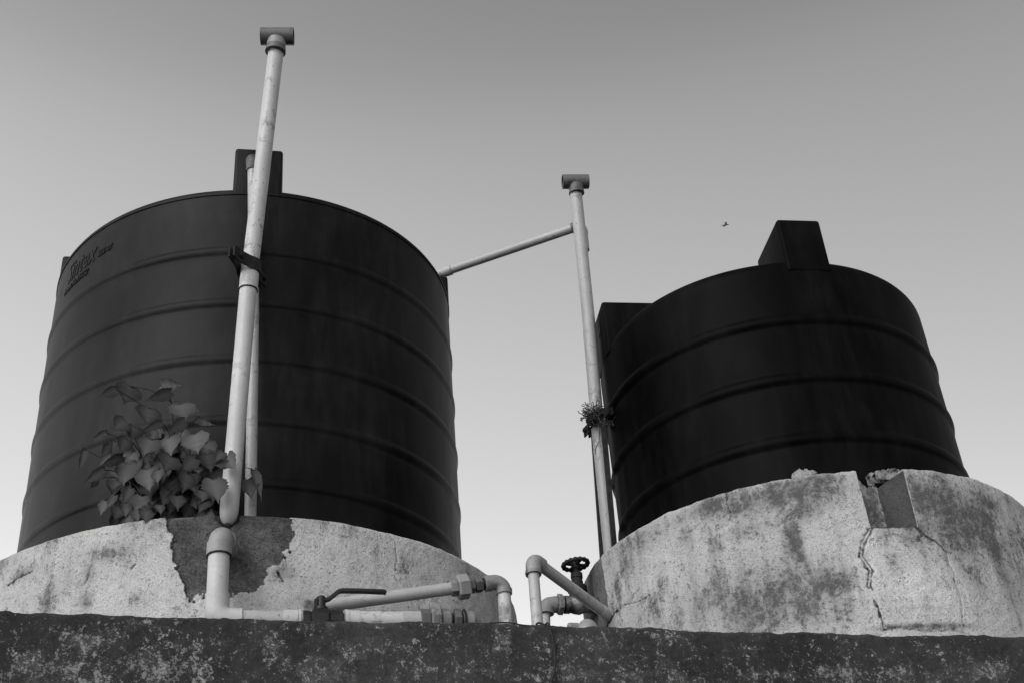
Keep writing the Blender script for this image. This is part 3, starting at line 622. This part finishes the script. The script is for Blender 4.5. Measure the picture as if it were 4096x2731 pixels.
MB().turned(sp+su*0.058, sp+su*2, [(0, 0.011), (0.004, 0.011), (0.0065, 0.008)], 6).build('stem_nut', M['iron'], valve)
def ribbon(pts, wdt, th, name, mat, parent, side):
    side = Vector(side).normalized(); rings = []
    for i, p in enumerate(pts):
        p = Vector(p); T = (Vector(pts[min(i+1, len(pts)-1)])-Vector(pts[max(i-1, 0)])).normalized(); n = side.cross(T).normalized()
        w_ = wdt if not isinstance(wdt, list) else wdt[i]
        rings.append([p-side*w_-n*th, p+side*w_-n*th, p+side*w_+n*th, p-side*w_+n*th])
    return MB().loft(rings).build(name, mat, parent, 40)
lv = [hx(1262, 2430), hx(1262, 2401), hx(1268, 2397), hx(1303, 2399), hx(1318, 2393), hx(1352, 2366), hx(1366, 2361), hx(1440, 2362), hx(1535, 2366), hx(1545, 2370)]
ribbon(lv, [0.009]*8+[0.009, 0.006], 0.0036, 'lever', M['black'], valve, (WN[0], WN[1], 0))
sleeve(hx(1371), hx(1380), RB_-0.006, 'thread', M['brass'], t); 
MB().turned(hx(1378), hx(1440), [(0, 0.029), (0.008, 0.029), (0.008, 0.0272), ((hx(1436)-hx(1378)).length, 0.0272)], 32).build('union', M['pipe_clean'], t)
MB().tube([hx(1430), hx(1620)], RB_-0.0005, 36).build('wall_pipe', M['pipe'], t)
sleeve(hx(1606), hx(1680), RB_+0.0012, 'coupling', M['pipe_grey'], t)
hexnut(hx(1678), hx(1720), 0.0335, 'hex_nut', M['fit_dark'], t); hexnut(hx(1719), hx(1758), 0.048, 'union_nut', M['fit'], t, 0.5); hexnut(hx(1760), hx(1801), 0.035, 'hex_nut', M['fit'], t)
MB().tube([hx(1795), hx(1870)], 0.021, 24).build('nipple', M['black'], t)
hexnut(hx(1812), hx(1842), 0.035, 'hex_nut', M['fit_dark'], t, 0.5); sleeve(hx(1852), hx(1858), 0.035, 'seal_ring', M['rubber'], t); sleeve(hx(1860), hx(1892), 0.029, 'end_socket', M['fit'], t)
OBb = hx(1892); bend = arc(hx(1898), hdir, (-0.277, 0.961, -0.1), 0.03, 8); MB().tube([OBb]+bend+[bend[-1]+Vector((-0.02, 0.08, 0))], 0.027, 28).build('end_elbow', M['fit'], t)

# ---- slanting pipe behind it, with union, elbow and drop pipe
OC = 0.425; cx = lambda x, y, o=OC: atW(x, y, o)
A0 = cx(1290, 2424); A1 = cx(1806, 2352); ax = (A1-A0).normalized(); up = Vector((0, 0, 1))
t = thing('slanting_pipe', cx(2020, 2480), 'pale slanting pipe behind the valve lever with dirty union nuts and a right end elbow', 'pipe')
MB().tube([A0-ax*0.02, A1], 0.0165, 32).build('sloped_pipe', M['pipe_grey'], t)
al = lambda x: A0+ax*((cx(x, 2424+(x-1290)*(-72/516))-A0).length)
hexnut(al(1801), al(1830), 0.0215, 'hex_nut', M['fit'], t); hexnut(al(1829), al(1876), 0.033, 'union_nut', M['fit_mid'], t, 0.45); hexnut(al(1872), al(1897), 0.0205, 'hex_nut', M['fit_dark'], t)
MB().tube([al(1880), al(1945)], 0.0155, 24).build('nipple', M['black'], t)
hexnut(al(1900), al(1928), 0.0205, 'hex_nut', M['fit_dark'], t, 0.5)
cr_ = cx(2014, 2322); dn0 = cx(2017, 2376); dn1 = cx(2023, 2520)
dd = (dn1-dn0).normalized(); bend = arc(cr_, ax, dd, 0.024, 10)
MB().tube([al(1938)]+bend+[dn0], 0.0200, 32).build('elbow', M['fit'], t)
sleeve(al(1938), al(1962), 0.0212, 'elbow_socket', M['fit'], t); sleeve(dn0-dd*0.016, dn0, 0.0212, 'elbow_socket', M['fit'], t)
MB().tube([dn0-dd*0.01, cx(2026, 2560)], 0.0172, 32).build('drop_pipe', M['pipe'], t)

# ---- bent pipe between the rings, running into the right ring
t = thing('bent_pipe', atW(2152, 2500, OB), 'white pipe bent like an upturned V between the rings, entering the right ring', 'pipe')
b0 = atW(2155, 2560, OB); b1 = atW(2134, 2296, OB+0.02); kc = atW(2131, 2236, OB+0.03); b3 = atC(2432, 2458, C2, RR2)
u1 = (b1-b0).normalized(); u2 = (b3-kc).normalized()
MB().tube([b0, b1+u1*0.01], 0.0148, 32).build('riser_pipe', M['pipe_grey'], t)
bend = arc(kc, u1, u2, 0.020, 12)
MB().tube([b1]+bend+[bend[-1]+u2*0.016], 0.0205, 32).build('elbow', M['fit_mid'], t)
MB().turned(b1-u1*0.001, b1+u1, [(0, 0.0150), (0, 0.0212), (0.004, 0.0218), (0.010, 0.0212)], 32).build('socket_ring', M['fit'], t)
MB().tube([bend[-1], b3-u2*0.02], 0.0155, 32).build('sloped_pipe', M['pipe_grey'], t)
sleeve(b3-u2*0.035, b3+u2*0.01, 0.0162, 'end_socket', M['pipe_clean'], t)

# ---- gate valve behind the bent pipe
OG = 0.68; gx = lambda x, y, o=OG: atW(x, y, o)
t = thing('gate_valve', gx(2320, 2440), 'rusty gate valve with a round scalloped handwheel beside the right ring', 'valve')
g0 = gx(2182, 2520); g1 = gx(2183, 2455); gc = gx(2183, 2418); gh = gx(2226, 2415); gd = (gx(2350, 2416)-gh).normalized()
bend = arc(gc, (g1-g0).normalized(), gd, 0.0198, 10)
MB().tube([g0, g1+Vector((0, 0, .01))], 0.0138, 24).build('drop_pipe', M['pipe_grey'], t)
MB().tube([g1]+bend+[gh], 0.0237, 30).build('elbow', M['fit'], t)
MB().turned(g1, g1+Vector((0, 0, 1)), [(0, 0.0143), (0, 0.0193), (0.0044, 0.0193)], 24).build('socket_ring', M['rubber'], t)
hexnut(gx(2229, 2415), gx(2251, 2416), 0.0314, 'hex_nut', M['fit'], t, 0.1)
MB().tube([gx(2248, 2416), gx(2262, 2416)], 0.0220, 24).build('nipple', M['black'], t)
L = (gx(2352, 2418)-gx(2258, 2417)).length
MB().turned(gx(2258, 2417), gx(2352, 2418), [(0, 0.0220), (0.0, 0.0259), (0.0132, 0.0259), (0.0176, 0.0231), (L*0.4, 0.0264), (L*0.6, 0.0286), (L*0.85, 0.0231), (L+0.0330, 0.0259)], 24).build('valve_body', M['brass'], t)
sb = gx(2313, 2400); st_ = gx(2304, 2262); sd_ = (st_-sb).normalized(); LL = (st_-sb).length
MB().turned(sb, st_, [(0, 0.0264), (LL*.22, 0.0242), (LL*.24, 0.0286), (LL*.40, 0.0275), (LL*.42, 0.0182), (LL*.52, 0.0176), (LL*.54, 0.0171), (LL*.62, 0.0154), (LL*.64, 0.0176), (LL*.78, 0.0171), (LL*.8, 0.0099), (LL+0.0110, 0.0077)], 20).build('bonnet', M['iron'], t)
wc = gx(2302, 2256); nn = (sd_+Vector((-0.12, 0.02, 0))).normalized(); e1 = Vector((1, 0, 0)); e1 = (e1-nn*e1.dot(nn)).normalized(); e2 = nn.cross(e1)
Rw = 0.92*0.0391; N = 96; rings = []
for i in range(N):
    a = 2*math.pi*i/N; d = e1*math.cos(a)+e2*math.sin(a); bulge = 0.0064+0.0013*math.cos(a*16)
    rings.append([wc+d*Rw+(d*math.cos(q)+nn*math.sin(q))*bulge for q in [2*math.pi*k/10 for k in range(10)]])
wheel = MB().loft(rings, closed=True).build('handwheel', M['iron'], t, 60)
for k in range(4):
    a = 0.5+k*math.pi/2; d = e1*math.cos(a)+e2*math.sin(a); MB().tube([wc, wc+d*Rw*0.5-nn*0.001, wc+d*Rw], [0.0077, 0.0050, 0.0050], 10).build('spoke', M['iron'], wheel)
MB().turned(wc-nn*0.0132, wc+nn, [(0, 0.0121), (0.0220, 0.0110), (0.0264, 0.0066)], 16).build('hub', M['iron'], wheel)

# ---- low rounded elbow showing over the wall edge
OF = 0.13; t = thing('low_elbow', atW(2348, 2520, OF), 'pale rounded elbow with a nut, just showing over the wall beside the right ring', 'pipe fitting')
fc = atW(2348, 2512, OF); bend = arc(fc+Vector((0, 0, 0.006)), (0, 0, 1), (0.1, 1, 0), 0.026, 10)
MB().tube([fc-Vector((0, 0, 0.06))]+bend+[bend[-1]+Vector((0.01, 0.07, 0))], 0.0245, 32).build('elbow', M['fit_mid'], t)
hexnut(atW(2272, 2520, OF+0.02), atW(2318, 2521, OF+0.02), 0.019, 'hex_nut', M['fit'], t)

# ---- right vent pipe with tee
h0 = atY(2444, 2240, 3.70); h1 = atY(2303, 770, 3.56); hm = atY(2390, 1700, 3.66); hm1 = atY(2352, 1250, 3.62)
t = thing('vent_pipe', h0, 'white vent pipe with dark tee top standing between the two tanks', 'pipe')
HD = (h1-hm1).normalized(); RH = 0.0218
MB().tube([h0, hm, hm1, h1], [0.0205, 0.0215, RH, RH], 36).build('pipe', M['pipe_grey'], t)
tc = atY(2302, 728, 3.55)
open_tee(tc, (1, 0.12, 0.0), 0.0475, 0.0265, 'tee', M['tee'], t, -HD, 0.036, RH+0.003)
sleeve(tc-HD*0.050, tc-HD*0.036, RH+0.0012, 'pipe_band', M['fit_dark'], t)
sleeve(tc-HD*0.040, tc-HD*0.018, RH+0.0050, 'tee_socket', M['tee'], t)

# ---- overflow pipe from the left tank to a riser behind the right vent pipe
o0 = atY(1752, 1098, 3.97); o1 = atY(2300, 912, 3.80); od = (o1-o0).normalized(); RO = 0.0168
t = thing('overflow_pipe', atY(2354, 1340, 3.80), 'pale sloping overflow pipe from the left tank across open sky to a hidden riser', 'pipe')
MB().tube([o0, o1], RO, 32).build('sloped_pipe', M['pipe_grey'], t)
MB().turned(atY(1748, 1100, 3.97), o1, [(0, 0.010), (0.022, 0.016), (0.034, RO+0.0030), (0.060, RO+0.0034), (0.060, RO)], 32).build('reducer', M['pipe_grey'], t)
r0 = atY(2327, 905, 3.80); r1 = atY(2333, 975, 3.80); r2_ = atY(2356, 1340, 3.80); r3 = atY(2400, 1800, 3.80)
sleeve(o1-od*0.012, o1+od*0.010, RO+0.005, 'elbow_socket', M['tee'], t)
bend = arc(r0, od, (r1-r0).normalized(), 0.024, 8)
MB().tube([o1]+bend+[r1], 0.0205, 28).build('elbow', M['pipe_grey'], t)
MB().tube([r1, r2_, r3, atY(2440, 2240, 3.80)], 0.0160, 24).build('riser_pipe', M['pipe_grey'], t)
sleeve(atY(2328, 925, 3.80), atY(2329, 938, 3.80), 0.0222, 'socket_rim', M['pipe_grey'], t); sleeve(atY(2333, 965, 3.80), atY(2336, 1003, 3.80), 0.0205, 'coupling', M['pipe_grey'], t)
sleeve(atY(2354, 1325, 3.80), atY(2357, 1360, 3.80), 0.0198, 'coupling', M['pipe_grey'], t)

# ---- angle iron posts and clamp holding the right vent pipe
def bar(p0, p1, w_, d_, name, label, cat):
    p0 = Vector(p0); p1 = Vector(p1); T = (p1-p0).normalized(); sx = Vector((1, 0.15, 0)); sx = (sx-T*sx.dot(T)).normalized(); sy = T.cross(sx)
    # L section
    sec = [(-w_, -d_), (w_, -d_), (w_, -d_+0.003), (-w_+0.003, -d_+0.003), (-w_+0.003, d_), (-w_, d_)]
    o = MB().loft([[p+sx*a+sy*b for a, b in sec] for p in (p0, (p0+p1)/2, p1)]).build(name, M['iron'], None, 20); return tag(o, label, cat, 'angle iron posts of the right vent pipe')
bar(atY(2458, 2190, 3.63), atY(2412, 1680, 3.60), 0.0075, 0.008, 'iron_post', 'dark angle iron post before the right vent pipe, on its tank side', 'post')
bar(atY(2408, 2240, 3.72), atY(2372, 1740, 3.69), 0.0055, 0.008, 'iron_post', 'thin dark angle iron post left of the right vent pipe, on its sky side', 'post')
cc = atY(2388, 1690, 3.655); upv = (hm-h0).normalized()
clamp(cc, upv, 0.026, (0.45, -1, 0), 'pipe_clamp', 'rusty strap clamp wrapped in dry creeper on the right vent pipe', ear=0.075, h=0.034)
# creeper tuft tied round the clamp
rnd = random.Random(5); mb = MB()
def squiggle(p, d, n, step, r, curl, rr_):
    pts = [Vector(p)]; d = Vector(d)
    for i in range(n):
        d = (d+Vector((rr_.uniform(-1, 1), rr_.uniform(-1, 1), rr_.uniform(-1, 1)))*curl).normalized(); pts.append(pts[-1]+d*step)
    return pts
for i in range(150):
    side = rnd.random(); 
    if side < 0.45: x, y = rnd.uniform(2345, 2395), rnd.uniform(1640, 1672); d = (-0.8, -0.2, -0.5+rnd.random()*0.5)
    elif side < 0.85: x, y = rnd.uniform(2412, 2452), rnd.uniform(1638, 1690); d = (0.5, -0.2, -0.5+rnd.random()*0.6)
    else: x, y = rnd.uniform(2375, 2400), rnd.uniform(1630, 1650); d = (-0.2, -0.2, 1)
    pts = squiggle(atY(x, y, 3.61+rnd.uniform(-.02, .02)), d, rnd.randint(4, 9), 0.0055, 0.001, 0.9, rnd); mb.tube(pts, rnd.uniform(0.0006, 0.0016), 5)
for i in range(90):                                                 # small withered leaves
    x, y = (rnd.uniform(2345, 2380), rnd.uniform(1648, 1695)) if rnd.random() < 0.45 else (rnd.uniform(2408, 2458), rnd.uniform(1640, 1705))
    if x < 2380: y = 1650+(2380-x)*1.0+rnd.uniform(-8, 12)
    p = atY(x, y, 3.60+rnd.uniform(-.02, .02)); a = Vector((rnd.uniform(-1, 1), rnd.uniform(-1, 1), rnd.uniform(-1, 1))).normalized()*rnd.uniform(.004, .008); b = a.cross(Vector((rnd.random(), rnd.random(), rnd.random()))).normalized()*rnd.uniform(.002, .004)
    mb.add([p-a, p+b, p+a, p-b], [(0, 1, 2, 3)])
mb.tube([atY(2364, 1640, 3.6), atY(2385, 1655, 3.59), atY(2405, 1690, 3.58), atY(2432, 1698, 3.58)], 0.0016, 6)
mb.tube([atY(2400, 1700, 3.615), atY(2397, 1750, 3.61), atY(2396, 1765, 3.61), atY(2383, 1792, 3.615), atY(2381, 1815, 3.625)], 0.0012, 6)
tag(mb.build('dry_creeper', M['dry'], None, 30), 'tuft of dry creeper tangled round the clamp on the right vent pipe', 'plant')

# ---- cables
def sm(pts, n=6):
    out = []
    for i in range(len(pts)-1):
        a = pts[max(i-1, 0)]; b = pts[i]; d = pts[i+1]; e = pts[min(i+2, len(pts)-1)]
        for k in range(n):
            u = k/n; out.append(0.5*((2*b)+(-a+d)*u+(2*a-5*b+4*d-e)*u*u+(-a+3*b-3*d+e)*u**3))
    return out+[pts[-1]]
cb = [atW(2150, 2503, 0.05), atW(2146, 2494, 0.03), atW(2158, 2489, 0.015), atW(2180, 2497, 0.01), atW(2188, 2490, -0.004), atW(2197, 2499, -0.007), atW(2210, 2545, -0.007), atW(2219, 2600, -0.007), atW(2221, 2650, -0.007), atW(2213, 2700, -0.007), atW(2203, 2740, -0.007), atW(2195, 2900, -0.007)]
tag(MB().tube(sm(cb), 0.0023, 8).build('black_cable', M['rubber'], None, 60), 'thin black cable looped on the wall edge and hanging down the wall face', 'cable')
cb = [atW(1915, 2498, 0.03), atW(1945, 2492, 0.02), atW(1990, 2488, 0.01), atW(2040, 2489, 0.005), atW(2090, 2498, 0.004), atW(2140, 2502, 0.004)]
tag(MB().tube(sm(cb), 0.0018, 8).build('black_wire', M['rubber'], None, 60), 'short thin wire lying along the wall edge below the elbow drop pipe', 'wire')

# ------------------------------------------------------------------ plant
pl = thing('peepal_plant', atY(760, 2070, 3.02), 'young leafy plant with heart shaped leaves sprouting between left ring and left tank', 'plant')
half = [(0.00, 0.00), (0.03, 0.14), (0.00, 0.26), (0.06, 0.38), (0.17, 0.46), (0.30, 0.48), (0.42, 0.44), (0.50, 0.38), (0.57, 0.33), (0.63, 0.27), (0.69, 0.21), (0.75, 0.14), (0.81, 0.08), (0.90, 0.03), (1.0, 0.006)]
half = [(0.5*(a[0]+b[0])*h_+(a[0] if not h_ else 0), 0.5*(a[1]+b[1])*h_*1.05+(a[1]*0.97 if not h_ else 0)) for a, b in zip(half[:-1], half[1:]) for h_ in (0, 1)] + [half[-1]]
LV, LF, LVEIN, LTONE = [], [], [], []
def leaf(B, T, width, tone, rnd, fold=0.10, face=None):
    B = Vector(B); T = Vector(T); ax_ = T-B; Ln = ax_.length; ax_.normalize()
    f = Vector(face) if face else (-(B+T)/2).normalized()
    f = (f + Vector((rnd.uniform(-.35, .35), rnd.uniform(-.2, .2), rnd.uniform(-.25, .3)))); nrm = (f-ax_*f.dot(ax_)).normalized(); sd_ = ax_.cross(nrm)
    k = len(LV); n = len(half); cv = rnd.uniform(0.0, 0.12); ph = rnd.random()*6
    for sg in (-1, 0, 1):
        for i, (t_, w_) in enumerate(half):
            if sg == 0: t0 = max(t_, 0.06) if i else 0.06; ww = 0; 
            else:
                t0 = t_ - (0.10*math.sin(math.pi*min(1, i/7))); ww = w_*(1+0.05*math.sin(i*1.2+ph+sg)+0.07*(i % 2)*(i > 6))
            zc = (abs(ww)*fold - cv*(t0-0.4)**2*2.0 + 0.012*math.sin(i*0.9+ph)*(1 if sg else 0))*Ln
            p = B + ax_*(t0*Ln) + sd_*(sg*ww*width) + nrm*zc
            LV.append(p[:]); LVEIN.append(1.0 if sg == 0 else 0.0); LTONE.append(tone)
    for i in range(n-1):
        LF.append((k+i, k+i+1, k+n+i+1, k+n+i)); LF.append((k+n+i, k+n+i+1, k+2*n+i+1, k+2*n+i))
rnd = random.Random(11)
L_ = [(465, 300, 410, 450, 230, 1.1), (350, 330, 200, 385, 90, .7), (715, 290, 900, 290, 115, 1.0), (800, 350, 575, 425, 95, .85), (880, 450, 925, 590, 210, 1.1), (960, 480, 1065, 522, 80, 1.0), (920, 590, 765, 700, 100, 1.15),
      (1010, 575, 1180, 630, 65, .95), (785, 730, 800, 882, 195, .95), (1000, 700, 1030, 868, 215, 1.1), (620, 480, 600, 625, 205, .5), (722, 600, 545, 690, 65, .9), (640, 745, 570, 885, 185, .65), (448, 950, 400, 1135, 175, 1.0),
      (608, 990, 620, 1185, 200, .8), (812, 890, 745, 1015, 195, .65), (1010, 905, 870, 1030, 125, .95), (1275, 880, 1352, 1003, 130, .95), (1290, 950, 1160, 965, 70, .85), (1155, 1080, 1205, 1285, 200, .9), (1435, 1075, 1480, 1245, 150, .85),
      (1500, 1000, 1567, 1260, 75, .8), (775, 1165, 730, 1312, 120, .95), (850, 1215, 862, 1342, 130, .85), (560, 1215, 490, 1352, 160, .75), (425, 1280, 425, 1405, 95, .7), (335, 1210, 260, 1330, 65, .9), (255, 1260, 210, 1385, 90, .7),
      (295, 790, 215, 905, 85, .6), (395, 890, 190, 980, 85, .8), (430, 740, 380, 860, 135, .45), (420, 590, 320, 665, 155, .45), (950, 1040, 900, 1185, 155, .55), (1080, 1180, 1065, 1270, 145, .5), (600, 1340, 590, 1450, 115, .7),
      (700, 1290, 722, 1375, 85, .55), (300, 880, 150, 1055, 85, .6), (250, 1000, 60, 1125, 90, .55), (185, 1080, 125, 1160, 55, .6), (90, 830, 30, 1020, 60, .5), (330, 760, 310, 880, 50, .7), (1000, 970, 1040, 1030, 110, .6),
      (270, 690, 130, 760, 70, .55), (1240, 850, 1170, 930, 90, .6), (470, 1150, 400, 1290, 80, .6), (700, 1000, 690, 1120, 110, .45), (500, 640, 470, 760, 150, .45)]
cs_ = lambda x, y: (300+x/2.091, 1400+y/2.091)
base = atY(770, 2075, 3.08); stems = MB(); trunk_tops = [atY(*cs_(x, y), 3.07) for x, y in ((560, 900), (820, 800), (1050, 1000), (700, 600), (430, 1100), (1250, 1010), (800, 430))]
for tp in trunk_tops:
    md = (base+tp)/2+Vector((rnd.uniform(-.02, .02), rnd.uniform(-.02, .01), 0.02)); stems.tube(sm([base-Vector((0, 0, 0.06)), base, md, tp], 5), [0.0042]*16 if False else 0.0034, 8)
for bx, by, tx, ty, wd, tn in L_:
    Y0 = 2.99+rnd.uniform(-0.05, 0.03)
    if bx > 1100: Y0 = 2.925
    if bx > 1400: Y0 = 3.02
    B = atY(*cs_(bx, by), Y0); T = atY(*cs_(tx, ty), Y0-rnd.uniform(0.0, 0.03)); width = 1.12*wd/2.091/FPX*depth(B)
    leaf(B, T, width, tn, rnd)
    tp = min(trunk_tops, key=lambda q: (q-B).length); md = (tp+B)/2+Vector((0, 0, 0.012)); stems.tube(sm([tp, md, B], 4), 0.0011, 6)
for i in range(150):
    for _ in range(20):
        x = rnd.uniform(330, 1180); y = rnd.uniform(620, 1400)
        if y > 560+abs(x-800)*0.75: break
    Y0 = 3.04+rnd.uniform(0, 0.07); a = rnd.uniform(-0.6, 0.6); Lp = rnd.uniform(110, 170)
    B = atY(*cs_(x, y), Y0); T = atY(*cs_(x+math.sin(a)*Lp, y+math.cos(a)*Lp), Y0-0.02); leaf(B, T, rnd.uniform(110, 190)/2.091/FPX*depth(B), rnd.uniform(.22, .5), rnd)  # back leaves get a darker tone: shade inside the clump, put into colour
stems.build('stems', M['stem'], pl)
me = bpy.data.meshes.new('foliage'); me.from_pydata(LV, [], LF); me.update()
for k, a in (('vein', LVEIN), ('tone', LTONE)):
    at = me.attributes.new(k, 'FLOAT', 'POINT'); at.data.foreach_set('value', np.array(a, np.float32))
link('foliage', me, M['leaf'], pl, 60)

# ------------------------------------------------------------------ bird far off
bc = ray(2902, 901)*11.0; bc = Vector(bc); sF = 11.0/FPX
R3 = Vector(_R); U3 = Vector(_U); F3 = Vector(_F)
t = thing('bird', bc, 'tiny dark bird flying in open sky above the right tank', 'bird')
ax_ = (R3*0.97+U3*0.14).normalized()
MB().turned(bc-ax_*18*sF, bc, [(0, 0.2*sF), (7*sF, 1.6*sF), (16*sF, 2.8*sF), (24*sF, 2.2*sF), (29*sF, 1.9*sF), (32*sF, 0.3*sF)], 12).build('body', M['bird'], t)
for sg, up_ in ((1, 12), (-1, -7)):
    a = bc+ax_*1*sF; tip = bc+ax_*(4 if sg > 0 else -9)*sF+U3*up_*sF+F3*sg*14*sF
    MB().loft([[a-ax_*4*sF, a+ax_*6*sF, a+ax_*6*sF+U3*0.7*sF, a-ax_*4*sF+U3*0.7*sF], [tip-ax_*5*sF, tip+ax_*3*sF, tip+ax_*3*sF+U3*.4*sF, tip-ax_*5*sF+U3*.4*sF]]).build('wing', M['bird'], t)
